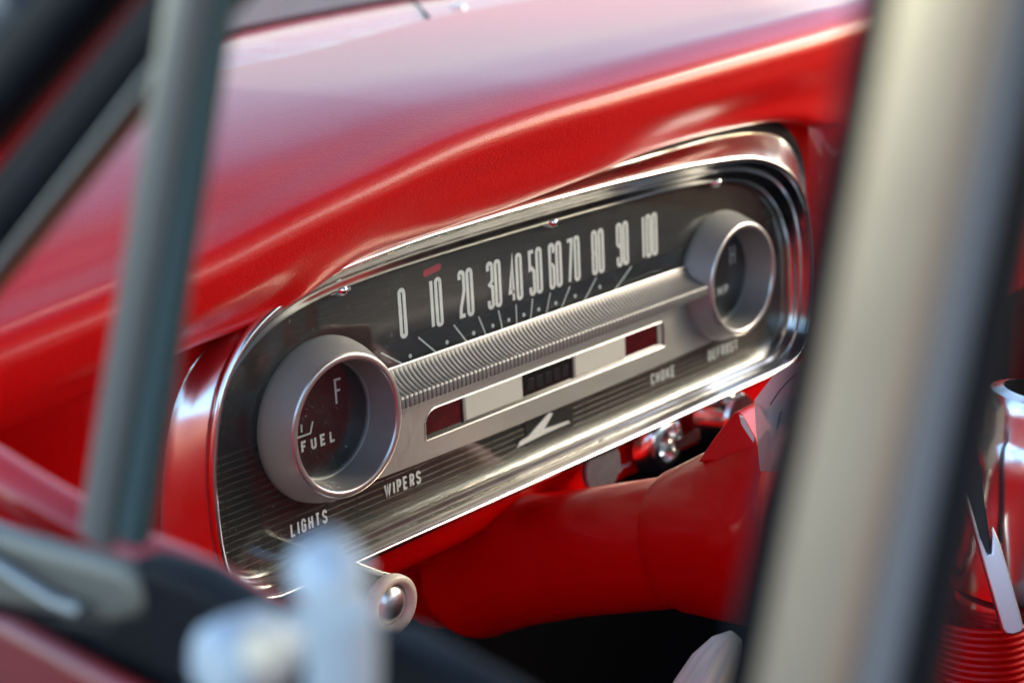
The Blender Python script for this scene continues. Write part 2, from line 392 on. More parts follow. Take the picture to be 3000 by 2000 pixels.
# horizontal ribs with vertical breaks
rb = MB()
def span_at(y):
    xs = [p[0] for p, q in zip(oGi, oGi[1:]+oGi[:1]) if (p[1]-y)*(q[1]-y) <= 0]
    return (min(xs), max(xs)) if len(xs) > 1 else None
y = -66.5
while y < 0:
    sp = span_at(y)
    if sp:
        x0, x1 = sp[0]+1, sp[1]-1; br = [x0]
        k = math.ceil((x0+10)/21.7)
        b = -250+3
        while b < x1-4:
            if b > x0+2: br.append(b)
            b += 21.7
        br.append(x1)
        for a, c in zip(br, br[1:]):
            if y > -44 and a > -140 and c < 140: continue
            if -34 < (a+c)/2 < 24 and abs((a+c)/2) < 30 and c-a > 10:
                pass
            rows = []
            for dy, dw in ((-.55, -1.05), (-.38, -.6), (0, -.45), (.38, -.6), (.55, -1.05)): rows.append([(a+.55, dw, y+dy), (c-.55, dw, y+dy)])
            rb.grid(rows)
    y += 3.8
rb.build('rib_pattern', M['fineline'], base_low, ang=60)
# numerals
spd = [(-117.07, '0'), (-88.9, '10'), (-63.65, '20'), (-40.05, '30'), (-21.6, '40'), (-3.7, '50'), (14.4, '60'), (31.5, '70'), (54.9, '80'), (79.5, '90'), (109.6, '100')]
DW = 3.5; GAPD = 2.9
for xr, t in spd:
    m = MB()
    adv = {'1': 1.4}
    ws = [adv.get(c, DW) for c in t]
    right = xr + DW/2                      # the last zero is centred on xr
    x = right - sum(ws) - GAPD*(len(t)-1)
    for q, (c, a) in enumerate(zip(t, ws)):
        for st in digit(c, x, a, 29.4, 55.4): stroke(m, st, 2.25, .05, th=.25+.02*q)
        x += a + GAPD
    m.build('speed_numeral', M['white'], face, ang=20)
# ticks and dots
tk = [(-134.2,24.2,-115.4,11.7),(-105.6,25.9,-90.1,11.8),(-77.2,26.1,-65.5,11.5),(-56.6,26.1,-50.3,11.5),(-39.8,26.1,-36.7,11.5),(-24.5,26.1,-24.6,11.5),(-9.6,26.2,-12.8,11.5),(6.6,26.1,.7,11.5),(25,26.2,13.8,11.5),(50.5,26.2,35.1,11.5),(85.9,25.9,64,11.5)]
for a, b, c, d in tk:
    m = MB(); stroke(m, [(a, b), (c, d)], .95, -.85, th=.2); m.build('tick_mark', M['white_dim'], face, ang=20)
for x, y in [(-112.8,16.9),(-83.5,17.6),(-61.6,17.7),(-45.2,18.1),(-31.4,18.3),(-18,18.4),(-4.6,18.6),(11,18.8),(29.5,19.1),(53.6,19.6)]:
    m = MB(); m.revolve([(1.25, -.9), (1.2, -.55), (.0, -.5)], (x, 0, y), n=14); m.build('dot_mark', M['white_dim'], face, ang=40)
# needle pill
m = MB(); m.prism([(p[0], p[1]) for p in arc(-87.3, 62.0, 1.75, 1.9, -90, 90)+arc(-98, 60.6, 1.75, 1.9, 90, 270)], -.2, .5)
tag(m.build('speed_pointer', M['redpill'], face, ang=30), 'small red pointer pill above the number 10')
# lettering
for t, x0, x1 in (('LIGHTS', -208, -182.6), ('WIPERS', -140.3, -112.2), ('CHOKE', 101.6, 127.2), ('DEFROST', 166, 200.8)):
    m = MB(); word(m, t, x0, x1, -57.2, -49.6, 1.15, .1, gap=.5)
    m.build('printed_word', M['white'], base_low, ang=20)
m = MB(); em = [(-31.6,-60.3),(-28.8,-57.4),(-20.6,-56.2),(-14.9,-53.3),(-.8,-46.8),(2.3,-48.4),(-6.5,-56.1),(16.6,-57.3),(18.1,-58.7),(-8.7,-59.2)]
m.prism([(x+.0, y) for x, y in em], .1, .8); m.build('bird_emblem', M['white'], base_low, ang=20)
m = MB(); m.prism(clipband(outline([(0,-44),(20,-44.1),(22,-48),(22,-58),(20,-64),(0,-64)]), -64, -44), -1, .05)
m.build('emblem_plate', M['facelow'], base_low, ang=20)
# pane of clear plastic
m = MB(); m.prism(mixo(oG, oL, -.02), 2.0, 3.2)
m.build('lens_pane', M['lens'], cl, ang=20)
# silver trim bar with slot
def slab_with_hole(outer, inner, w0, w1, name, mat, parent, wi):
    bm = bmesh.new()
    def loop(P, w):
        vs = [bm.verts.new(B(x, w, y)) for x, y in P]
        return vs, [bm.edges.new((vs[i-1], vs[i])) for i in range(len(vs))]
    vo, eo = loop(outer, w1); vi, ei = loop(inner, w1)
    bmesh.ops.triangle_fill(bm, use_beauty=True, edges=eo+ei)
    for vs, P, w in ((vo, outer, w0), (vi, inner, wi)):
        bs = [bm.verts.new(B(x, w, y)) for x, y in P]
        for i in range(len(vs)): bm.faces.new((vs[i-1], vs[i], bs[i], bs[i-1]))
    bmesh.ops.recalc_face_normals(bm, faces=bm.faces)
    me = bpy.data.meshes.new(name); bm.to_mesh(me); bm.free(); me.materials.append(mat)
    me.shade_smooth(); me.set_sharp_from_angle(angle=math.radians(30))
    o = bpy.data.objects.new(name, me); COL.objects.link(o); o.parent = parent; o.location = -world_loc(parent)
    return o
rl = [(-180+42.5*math.cos(math.radians(a)), 42.5*math.sin(math.radians(a))) for a in range(-2, -77, -6)]
outer = rl + [(x, -41.6-2.6*(1-(x/178.)**2)) for x in range(-160, 161, 20)] + [(-x, y) for x, y in rl[::-1]]
inner = [(-110.8, -31.0), (-110.0, -31.9)] + [(110.0, -31.9), (110.8, -31.0)] + [(110.6, -24)] + arc(106.6, -18.6, 3.8, 3.8, 0, 90, 6) + [(-102, -14.6)] + arc(-101.6, -23.6, 9, 9, 90, 170, 8)
trim = slab_with_hole(outer, inner, 1.0, 5.0, 'silver_trim_bar', M['satin'], cl, -4.5)
# thin bright bead round the slot
path = [(x, 5.0, y) for x, y in inner]
MB().tube(path+[path[0]], .45, n=8, caps=False).build('slot_bead', M['ringedge'], trim)
for x0, x1 in ((-77.2, -28.2), (20.8, 70.3)):
    m = MB(); m.box(x0, x1, -4, 4.6, -29.6, -14.75); o = m.build('filler_plate', M['plate'], trim, ang=20)
    bv = o.modifiers.new('b', 'BEVEL'); bv.width = .0003; bv.segments = 2
for x0, x1, mt, lb in ((-110.8, -77.4, 'redglass', 'dark red warning lens at the left end of the slot'), (-28, 20.6, 'darklens', 'black mileage window in the middle of the slot'), (70.5, 110.8, 'redglass', 'dark red warning lens at the right end of the slot')):
    m = MB(); m.box(x0, x1, 1.0, 3.4, -31.8, -14.7); tag(m.build('warning_window', M[mt], trim, ang=20), lb)
    m = MB(); m.box(x1-1.6 if x1 < 100 else x1-6, x1-.2, 3.2, 4.7 if x1 < 100 else 4.2, -29.6, -14.8); m.build('window_cheek', M['ring'], trim, ang=20)
m = MB(); m.prismx([(3.3, -31.8), (3.3, -29.4), (4.7, -31.2), (4.7, -31.8)], -109.5, 109.8); m.build('slot_floor', M['tickband'], trim, ang=20)
m = MB()
for q in range(5):
    m.box(-22+q*8, -16.5+q*8, 3.4, 3.45, -27, -20)
m.build('mileage_drums', M['black'], trim, ang=20)
# ribbed shelf
sec = [(2.6, 15.2), (3.6, 15.3), (4.4, 14.2), (6, 11.9), (9, 9.0), (12.5, 6.6), (16, 4.7), (17.6, 4.2), (18.4, 3.9), (19.0, 3.1), (19.1, 2.2), (19.1, -1.4), (18.8, -2.8), (17.8, -3.3), (12, -4.6), (5.2, -6.2)]
pitch = 3.36; rows = []
nrib = 86; x = -pitch*nrib/2
cols = []
for i in range(nrib):
    for dx, g in ((0, .62), (.28, .6), (.55, .16), (1.0, .03), (1.7, 0), (2.4, .03), (2.95, .16), (3.2, .6)): cols.append((x+dx, g))
    x += pitch
for xx, g in cols:
    r = []
    for i, (w, yy) in enumerate(sec):
        k = 0 if i < 3 or i > 13 else (.9 if i < 10 else .7)
        if 7 <= i <= 9: k = .55
        # push inwards along the section normal
        a = Vector(sec[max(i-1, 0)]); c = Vector(sec[min(i+1, len(sec)-1)]); d = (c-a).normalized(); nn = Vector((-d.y, d.x))
        if nn.dot(Vector((4, 3))-Vector((w, yy))) < 0: nn = -nn
        p = Vector((w, yy))+nn*(g*k)
        r.append((xx, p.x, p.y))
    rows.append(r)
MB().grid(rows).build('ribbed_shelf', M['rib'], cl, ang=50)
MB().tube([(x, 3.4, 15.4) for x in range(-140, 141, 10)], .55, n=8).build('shelf_bead', M['ringedge'], cl)
# gauge rings
def gauge(sx, name, label):
    g = bpy.data.objects.new(name, None); COL.objects.link(g); g.parent = cl; g.location = B(sx*180, 0, 0); g['label'] = label
    c = (sx*180, 0, 0)
    p = [(44.6, 1.0), (44.3, 2.5), (43.6, 6), (42.2, 10), (40.7, 14), (39.3, 17.5), (38.6, 19.2), (38.2, 20.0)]
    MB().revolve(p, c, n=128).build('outer_ring', M['ring'], g, ang=40)
    p = [(38.2, 20.0), (37.9, 20.5), (37.3, 20.8), (35.2, 20.8), (34.6, 20.5), (34.3, 19.9)]
    MB().revolve(p, c, n=128).build('front_rim', M['ringedge'], g, ang=60)
    p = [(34.3, 19.9), (33.6, 14), (32.6, 6), (32.3, 2.6), (31.9, 2.2), (31.2, 2.0), (30.9, 1.6), (30.7, .3)]
    MB().revolve(p, c, n=128).build('inner_funnel', M['ring'], g, ang=30)
    d = MB().revolve([(31.2, .6), (0, .6)], c, n=96).build('dial', M['black'], g)
    MB().revolve([(30.9, 1.7), (15, 2.3), (0, 2.5)], c, n=96).build('dial_pane', M['dialglass'], g)
    return g, d
g, d = gauge(-1, 'fuel_gauge', 'round silver fuel gauge at the left end of the cluster')
X0 = 0
m = MB(); word(m, 'FUEL', -196.4, -172.9, -14.2, -7.8, 1.25, .65, gap=.75); m.build('gauge_word', M['white'], d, ang=20)
m = MB()
for st in GL['F']: stroke(m, [(-170.0+px*4.0, 5.6+py*12.9) for px, py in st], 1.25, .65, th=.3+.03*len(st))
m.build('gauge_letter', M['white'], d, ang=20)
m = MB(); stroke(m, [(-207, -5.1), (-189.5, -5.1), (-187.2, .8)], 1.0, .65); stroke(m, [(-195.1, 1.3), (-195.3, -2.9)], 1.0, .65); stroke(m, [(-202.5, 1.3), (-202.3, -2.9)], 1.0, .65)
m.build('gauge_scale', M['white_dim'], d, ang=20)
g, d = gauge(1, 'temperature_gauge', 'round silver temperature gauge at the right end of the cluster')
m = MB()
for st in GL['H']: stroke(m, [(193.2+px*4.6, 5.0+py*12.4) for px, py in st], 1.1, .65, th=.3+.03*len(st)+.02*st[0][0])
m.build('gauge_letter', M['white'], d, ang=20)
m = MB(); word(m, 'TEMP', 164.5, 189.5, -14.2, -7.9, 1.15, .65, gap=.6); m.build('gauge_word', M['white'], d, ang=20)

# ================================================================ DASHBOARD
dash = empty('dashboard', 0, -20, 0, 'red painted dashboard with padded vinyl hood curving over the instrument cluster', 'dashboard')
def padprof(x):
    yb = smooth_interp([-420,-300,-271,-222,-167,-96,-43,35,58,114,150,212,250,275,300,340,420], [46,57,61,66,82.5,87.5,90,95.5,98,100,100.3,99.2,95,89,84,82,82], x)
    wb = smooth_interp([-420,-230,-200,40,110,420], [10,10,15,15,10,10], x)
    yc = smooth_interp([-420,-275,-215,-172,-105,-39,18,81,150,226,298,420,1100], [88,107,119,126.5,137.5,143.5,146,149,152,155,158,160,161], x)
    wc = smooth_interp([-420,-300,-200,-100,1100], [34,38,40,40,40], x)
    wk = smooth_interp([-420,-275,-100,-24,71,177,305,509,800,1100], [-175,-200,-238,-255,-280,-324,-377,-419,-430,-430], x)
    yk = 150 if x > -100 else smooth_interp([-420,-300,-100], [120,136,150], x)
    P = [(wb-14, yb+2.5), (wb-3, yb-.3), (wb+4, yb+.8), (wb+9, yb+4.5), (wb+14, (yb+yc)/2-12), (wc-5.5, yc-25), (wc-1.0, yc-14), (wc+.8, yc-6.5), (wc-1.6, yc+1), (wc-9, yc+6.4), (wc-24, yc+10.5),
         (wc-50, yc+(yk-yc)*.3+11), (-60, yc+(yk-yc)*.5+11), (-130, yc+(yk-yc)*.75+8), (wk+22, yk+4.5), (wk+7, yk+3.2), (wk, yk+.5), (wk-3, yk-6)]
    return P
rows = []
x = -420
while x <= 1100:
    rows.append([(x, w, y) for w, y in catmull(padprof(x), 4)]); x += 6 if x < 340 else 30
MB().grid(rows).build('padded_top', M['vinyl'], dash, ang=80)
# painted cowl shelf behind the pad
def cowl(x):
    wk = padprof(x)[16][0]; wz = smooth_interp([-420,-275,-100,155,293,487,800,1100], [-230,-290,-385,-479,-533,-587,-610,-615], x)
    return [(wk+6, 146), (wk-6, 148.6), (wk-30, 149.5), (wk+(wz-wk)*.55, 152), (wz+12, 150.5), (wz, 150), (wz-5, 147), (wz-8, 120)]
rows = []; x = -420
while x <= 1100: rows.append([(x, w, y) for w, y in catmull(cowl(x), 4)]); x += 14
MB().grid(rows).build('cowl_panel', M['red_paint'], dash, ang=70)
sx = aty(V*950, 4, 152); ex = aty(V*985, V*43, 150.2)
pth = [(sx[0]+(ex[0]-sx[0])*t, sx[1]+(ex[1]-sx[1])*t, 152.6-1.2*t) for t in (0, .25, .5, .75, 1)]
MB().tube(pth, 1.3, n=8).build('cowl_seam', M['rubber'], dash)
c = aty(V*1052, V*14, 152)
m = MB(); m.revolve([(8, -1), (8, 1.4), (6.6, 2.6), (3, 3.2), (2.6, 1.6), (0, 1.6)], (c[0], c[1], 150.5), n=28, axis=(0, 0, 1)); m.build('cowl_screw', M['chrome'], dash)
# painted instrument panel around and below the cluster
def panel(x):
    t = 0
    P = [(-2, 100), (-6, 84), (-7, 40), (-7, -20), (-7, -78), (-6, -92), (-7, -100), (-14, -112), (-30, -122), (-44, -134), (-48, -142), (-44, -147), (-52, -150)]
    Q = [(-2, 100), (-6, 84), (-7, 40), (-7, -20), (-7, -78), (-7, -92), (-7, -106), (-7.5, -113), (-10, -118), (-18, -121), (-40, -122), (-70, -123), (-100, -124)]
    t = max(0, min(1, (x+30)/60)); t = t*t*(3-2*t); P = [(a+(c-a)*t, b+(d-b)*t) for (a, b), (c, d) in zip(P, Q)]
    if x < -290:
        k = min(1, (-290-x)/90); P = [(w-60*k*k, y) for w, y in P]
    return P
rows = []; x = -470
while x <= 1100: rows.append([(x, w, y) for w, y in catmull(panel(x), 4)]); x += 10
MB().grid(rows).build('painted_panel', M['red_paint'], dash, ang=60)
# deep red hood cheek right of the cluster
m = MB()
rows = []
for x, k in ((292, 0), (296, 6), (304, 14), (316, 22), (334, 28), (360, 32)):
    rows.append([(x, 1+k*w_, y) for w_, y in ((.2, 92), (1, 80), (1.1, 50), (1, 10), (.9, -30), (.5, -60), (0, -84))])
m.grid(rows).build('panel_cheek', M['red_paint'], dash, ang=80)

# ================================================================ KNOBS AND SWITCHES
def knob_axis(): return (0, 1, 0)
kx, kw, ky = at(V*900, V*1388, 840)
kn = empty('control_knob', kx, 0, ky, 'cream ringed pull knob with domed metal centre under the left end of the cluster', 'knob')
m = MB(); m.revolve([(14.5, kw-36), (14.8, kw-30), (14.8, kw-10), (15.4, kw-4)], (kx, 0, ky), n=48); m.build('shaft_collar', M['chrome'], kn)
m = MB(); m.revolve([(15.4, kw-4), (16.2, kw-1), (16, kw+2.2), (14.6, kw+3.4), (12.6, kw+3.2), (11.2, kw+1.6), (10.9, kw-1)], (kx, 0, ky), n=48); m.build('cream_ring', M['cream'], kn, ang=60)
m = MB(); m.revolve([(10.9, kw-1.4), (9, kw+1.2), (5, kw+3.2), (0, kw+4)], (kx, 0, ky), n=40); m.build('metal_dome', M['satinchrome'], kn, ang=60)
m = MB(); m.revolve([(6, -10), (6, kw-36), (14.5, kw-36)], (kx, 0, ky), n=24); m.build('stem', M['rubber'], kn)
def at_w(px, py, w):
    d = ray(px, py); t = (-w-CAMP.y)/d.y; P = CAMP+d*t; return (P.x, w, P.z)
kx, kw, ky = at_w(V*1385, V*1072, 14)
kn = empty('control_knob', kx, 0, ky, 'plain round grey knob on the red panel just above the steering column', 'knob')
m = MB(); m.revolve([(17, kw-3), (17.3, kw-.5), (16.6, kw+.6), (14, kw+.9), (0, kw+1)], (kx, 0, ky), n=48); m.build('knob_face', M['greyknob'], kn)
m = MB(); m.revolve([(7, -8), (7, kw-8), (13, kw-6), (17, kw-3)], (kx, 0, ky), n=32); m.build('stem', M['chrome'], kn)
kx, kw, ky = at_w(V*1535, V*1020, 10)
kn = empty('ignition_switch', kx, 0, ky, 'chrome ignition switch with white marks between the two knobs', 'switch')
m = MB(); m.revolve([(23, -2), (22, 3), (19, 8), (14, 11), (11.5, 11.5), (10, 9), (9, 4), (0, 3)], (kx, 0, ky), n=48); m.build('barrel', M['chrome'], kn)
m = MB(); m.box(kx-2, kx+26, 14, 17, ky-2.5, ky+4.5); m.build('key_lever', M['chrome'], kn)
kx, kw, ky = at_w(V*1655, V*950, 10)
kn = empty('control_knob', kx, 0, ky, 'blurred chrome knob on the red panel at the far side of the column', 'knob')
m = MB(); m.revolve([(22, -3), (22, 3), (17, 9), (15, 22), (17, 24), (16, 27), (0, 28)], (kx, 0, ky), n=40); m.build('knob_body', M['chrome'], kn)
# small painted marks on the red panel
for px, py in ((1434, 1072), (1592, 995)):
    pm = MB(); q = at_w(V*px, V*py, -6)
    stroke(pm, [(q[0]-6, q[2]-2), (q[0]-1, q[2]+1), (q[0]+4, q[2]), (q[0]+7, q[2]+1)], 1.8, -6.8, th=.9)
    stroke(pm, [(q[0]-4, q[2]-1), (q[0]-5, q[2]+7)], .9, -6.8, th=1.0)
    pm.build('painted_mark', M['white_dim'], dash, ang=20)

# ================================================================ STEERING COLUMN
AX = Vector((0, .945, .327)).normalized()          # (x, w, y)
c0 = Vector((-20, 92, -104))
col = empty('steering_column', -20, -20, -144, 'thick glossy red steering column rising from under the cluster to its flared shroud', 'steering column')
def alongx(h): return tuple(c0+AX*h)
m = MB(); m.revolve([(38, -190), (38, -120), (37.5, -20), (37.2, 20), (37.2, 30)], tuple(c0), n=96, axis=AX); m.build('column_tube', M['red_column'], col, ang=60)
rows = []
for h, rx, ry in ((-62, 37.7, 37.7), (-78, 39.5, 38.5), (-96, 42, 39.5), (-112, 46, 41), (-126, 51, 42.5), (-136, 55, 43.5), (-139, 57, 44.5), (-141, 57, 44), (-142, 55, 43)):
    c = c0+AX*h; rows.append([(c.x+rx*math.cos(2*PI*k/96), c.y-AX.z*ry*math.sin(2*PI*k/96), c.z+AX.y*ry*math.sin(2*PI*k/96)) for k in range(96)])
MB().grid(rows, cv=True).build('column_fairing', M['red_column'], col, ang=60)
# flared shroud: a loft whose top rises
rows = []
for h, r, up in ((24, 37.0, 0), (24.3, 40.0, 0), (26, 40.9, 0), (34, 42.6, 0), (46, 45.4, 0), (60, 48.8, 0), (76, 52, 0), (92, 54, 0), (112, 54.6, 0), (117, 53.6, 0), (118.5, 50, 0)):
    c = c0+AX*h; e1 = Vector((1, 0, 0)); e2 = e1.cross(AX)
    if e2.z < 0: e2 = -e2
    rr = []
    for k in range(96):
        a = 2*PI*k/96; s = math.sin(a); rad = r + (up*max(0, s)**2)
        rr.append(tuple(c+e1*(rad*math.cos(a))+e2*(rad*s)))
    rows.append(rr)
m = MB(); m.grid(rows, cv=True); m.cap(rows[-1]); shroud = m.build('column_shroud', M['red_column'], col, ang=45)
# pointed indicator housing
fl = [at(V*px, V*py, dz) for px, py, dz in ((1601, 1062, 872), (1640, 1005, 868), (1682, 950, 862), (1690, 945, 861), (1700, 948, 858), (1737, 1012, 846), (1741, 1052, 846))]
fb = [(x+26, w-6, y-3) for x, w, y in fl]
m = MB(); n = len(fl); m.add(fl+fb, [tuple(range(n)), tuple(range(n, 2*n))]+[(i, (i+1) % n, n+(i+1) % n, n+i) for i in range(n)])
fin = m.build('indicator_housing', M['red_column'], col, ang=20)
bv = fin.modifiers.new('b', 'BEVEL'); bv.width = .0022; bv.segments = 4
pw = [at(V*px, V*py, dz) for px, py, dz in ((1701, 958, 852), (1709, 960, 850), (1733, 1005, 840), (1731, 1016, 841), (1725, 1008, 843), (1705, 978, 849))]
m = MB(); n = len(pw); pb = [(x+3, w-3, y) for x, w, y in pw]
m.add(pw+pb, [tuple(range(n)), tuple(range(n, 2*n))]+[(i, (i+1) % n, n+(i+1) % n, n+i) for i in range(n)]); m.build('indicator_window', M['ivory'], fin, ang=20)
# clear plastic gear quadrant
q0 = [((1731, 918), 836), ((1736, 990), 833), ((1745, 1083), 830), ((1830, 1075), 800), ((1860, 960), 800), ((1860, 820), 812), ((1812, 835), 820), ((1775, 862), 828)]
A = [at(V*p[0], V*p[1], dz) for p, dz in q0]
q1 = [((1763, 944), 812), ((1766, 992), 811), ((1776, 1083), 808), ((1850, 1075), 790), ((1880, 980), 790), ((1880, 850), 800), ((1838, 868), 806), ((1800, 898), 810)]
Bq = [at(V*p[0], V*p[1], dz) for p, dz in q1]
m = MB(); n = len(A); m.add(A+Bq, [tuple(range(n)), tuple(range(n, 2*n))]+[(i, (i+1) % n, n+(i+1) % n, n+i) for i in range(n)])
quad = m.build('gear_quadrant', M['clearplastic'], col, ang=20)
bv = quad.modifiers.new('b', 'BEVEL'); bv.width = .0005; bv.segments = 2
m = MB()
def quadline(pts, r): m.tube([at(V*x, V*y, 808) for x, y in pts], r, n=6)
quadline([(1768, 930), (1790, 897), (1812, 872), (1830, 858)], .35)
m.build('scale_line', M['black'], quad)
m = MB()
quadline([(1784, 985), (1788, 962), (1793, 945)], .7); quadline([(1793, 945), (1802, 948), (1803, 958), (1790, 964)], .7)
m.build('gear_letter', M['bargrey'], quad)
m = MB(); a = at(V*1741, V*1150, 835); m.revolve([(30, -3), (36, -2), (36, 12), (28, 16)], tuple(c0+AX*121), n=64, axis=AX); m.build('hub_sleeve', M['rubber'], col)

# ================================================================ STEERING WHEEL
hub = Vector(at(V*2330, V*1300, 800))
sw = empty('steering_wheel', hub.x, hub.y, hub.z, 'red steering wheel with polished chrome horn ring and ribbed hub at the right edge', 'steering wheel')
def sheet(pts, depth, thick, name, mat, parent, bulge=0, bev=.0015):
    P = [at(V*x, V*y, depth + (pz if len(q) > 2 else 0)) for q in pts for x, y, pz in [tuple(q)+(0,)*(3-len(q))]]
    d = F_; Q = [(x+d.x*thick, w-d.y*thick, y+d.z*thick) for x, w, y in P]
    m = MB(); n = len(P); m.add(P+Q, [tuple(range(n)), tuple(range(n, 2*n))]+[(i, (i+1) % n, n+(i+1) % n, n+i) for i in range(n)])
    o = m.build(name, mat, parent, ang=25)
    bv = o.modifiers.new('b', 'BEVEL'); bv.width = bev; bv.segments = 4
    return o
# horn cap: barrel shaped chrome body standing in front of the hub
c = at(V*2345, V*1120, 830)
m = MB(); prof = [(18, 52), (24, 50), (27, 42), (25, 30), (27, 26), (29, 10), (28, -8), (30, -14), (29, -30), (31, -36), (30, -52), (24, -58), (26, -70), (20, -84)]
m.revolve(prof, c, n=64, axis=(.1, .12, 1)); m.build('horn_cap', M['chrome'], sw, ang=40)
CV = lambda L: [((2110+x/1.562)/V, (996+y/1.562)/V) for x, y in L]
sheet(CV([(1085,560),(1120,470),(1166,395),(1180,480),(1200,640),(1250,990),(1204,1004),(1150,820)]), 795, 4, 'horn_ring', M['black'], sw, bev=.001)
sheet(CV([(1105,650),(1135,700),(1190,900),(1222,978),(1244,975),(1248,850),(1282,930),(1330,1090),(1392,1318),(1378,1336),(1340,1348),(1308,1344),(1290,1320),(1215,1060),(1160,860)]), 792, 4, 'chrome_spoke', M['satinchrome'], sw, bev=.001)
# ribbed hub
hb = at(V*2250, V*1480, 850)
m = MB(); rows = []
for i in range(156):
    h = -130+i*1.0; rad = 30+ (.9 if i % 4 < 2 else 0)
    rows.append([tuple(Vector(hb)+Vector((rad*math.cos(2*PI*k/48)+(-h*.16), rad*math.sin(2*PI*k/48), h))) for k in range(48)])
m.grid(rows, cv=True).build('ribbed_hub', M['red_column'], sw, ang=30)
sheet([(2150,1250),(2185,1290),(2215,1400),(2240,1600),(2230,1800),(2040,1800),(2060,1560),(2105,1400)], 862, 30, 'hub_shell', M['red_column'], sw, bev=.006)
# wheel rim, a ring square to the column axis
rc = c0+AX*240; e1 = Vector((1, 0, 0)); e2 = e1.cross(AX)
if e2.z < 0: e2 = -e2
path = [tuple(rc+e1*(235*math.cos(a))+e2*(235*math.sin(a))) for a in [2*PI*k/120 for k in range(121)]]
wheel_path = path
# turn signal lever end
lv = empty('signal_lever', *at(V*1660, V*1530, 760), 'white fluted end of a lever beneath the red steering column', 'lever')
p = [at(V*1690, V*1460, 800), at(V*1668, V*1485, 798), at(V*1640, V*1530, 795), at(V*1610, V*1590, 792), at(V*1580, V*1660, 790)]
m = MB(); P = [Vector(q) for q in p]; rows = []
for i, q in enumerate(P):
    t = (P[min(i+1, 4)]-P[max(i-1, 0)]).normalized(); a1 = t.cross(Vector((0, 0, 1))).normalized(); a2 = t.cross(a1); r = (3, 7.5, 11, 13, 14)[i]
    rows.append([tuple(q+a1*((r+(1.0 if k % 4 < 2 else 0))*math.cos(2*PI*k/48))+a2*((r+(1.0 if k % 4 < 2 else 0))*math.sin(2*PI*k/48))) for k in range(48)])
m.grid(rows, cv=True); m.cap(rows[0]); m.cap(rows[-1]); m.build('fluted_grip', M['ivory'], lv, ang=25)

# ================================================================ DOOR (in front of the camera, out of focus)
XD = -500
door = empty('quarterlight', XD, 330, 60, 'blurred metal bars, sill and latch of the vent window in the closed car door', 'vent window')
def bar_from_px(edges, name, mat, x_off, depthx, bev=.0012, parent=door):
    """edges: list of (left px, right px, py); a straight bar lying in the window plane"""
    L = [atx(a, y, XD+x_off) for a, b, y in edges]; R = [atx(b, y, XD+x_off) for a, b, y in edges]
    loop = [(p[1], p[2]) for p in L]+[(p[1], p[2]) for p in R[::-1]]
    m = MB(); m.prismx(loop, XD+x_off, XD+x_off+depthx); o = m.build(name, mat, parent, ang=25)
    bv = o.modifiers.new('b', 'BEVEL'); bv.width = bev; bv.segments = 4
    return o
def roundbar(P0, P1, hw, hx, name, mat, parent=door, x0=None, ex=2.4):
    """P0,P1 (x,w,y): superelliptic bar, half width hw in the window plane, half thickness hx"""
    a = Vector(P0); b = Vector(P1); t = (b-a).normalized(); e1 = Vector((1, 0, 0)); e1 = (e1-t*e1.dot(t)).normalized(); e2 = t.cross(e1)
    rows = []
    for q in (a, b):
        rr = []
        for k in range(40):
            an = 2*PI*k/40; c_, s_ = math.cos(an), math.sin(an)
            rr.append(tuple(q+e1*(hx*math.copysign(abs(c_)**(2/ex), c_))+e2*(hw*math.copysign(abs(s_)**(2/ex), s_))))
        rows.append(rr)
    m = MB(); m.grid(rows, cv=True); m.cap(rows[0]); m.cap(rows[-1]); return m.build(name, mat, parent, ang=60)
def barpx(l0, r0, y0, l1, r1, y1, name, mat, X, hx, ex=2.4, parent=door, ext=.35):
    A = [Vector(atx(q, yy, X)) for q, yy in ((l0, y0), (r0, y0), (l1, y1), (r1, y1))]
    a = (A[0]+A[1])/2; b = (A[2]+A[3])/2; t = (b-a).normalized()
    wd = lambda p, q: ((q-p)-t*((q-p).dot(t))).length/2
    hw = (wd(A[0], A[1])+wd(A[2], A[3]))/2; L = (b-a).length
    return roundbar(tuple(a-t*L*ext), tuple(b+t*L*ext), hw, hx, name, mat, parent, ex=ex)
# right hand bar: rubber channel, bright face, grey inner channel
barpx(2560, 2650, 0, 2145, 2235, 2000, 'rubber_channel', M['rubber'], -500, 7, 3)
barpx(2640, 2960, 0, 2218, 2520, 2000, 'window_bar', M['bar'], -504, 6, 2.6)
barpx(2930, 3090, 0, 2500, 2680, 2000, 'inner_channel', M['innergrey'], -499, 6, 3)
barpx(3070, 3150, 0, 2660, 2740, 2000, 'rubber_channel', M['rubber'], -497, 7, 3)
# left hand bar
barpx(515, 600, 0, 245, 360, 1500, 'vent_window_bar', M['ventbar'], -502, 4, 2.4, ext=.05)
barpx(590, 660, 0, 345, 450, 1500, 'vent_window_channel', M['tealbar'], -498, 4, 2.6, ext=.05)
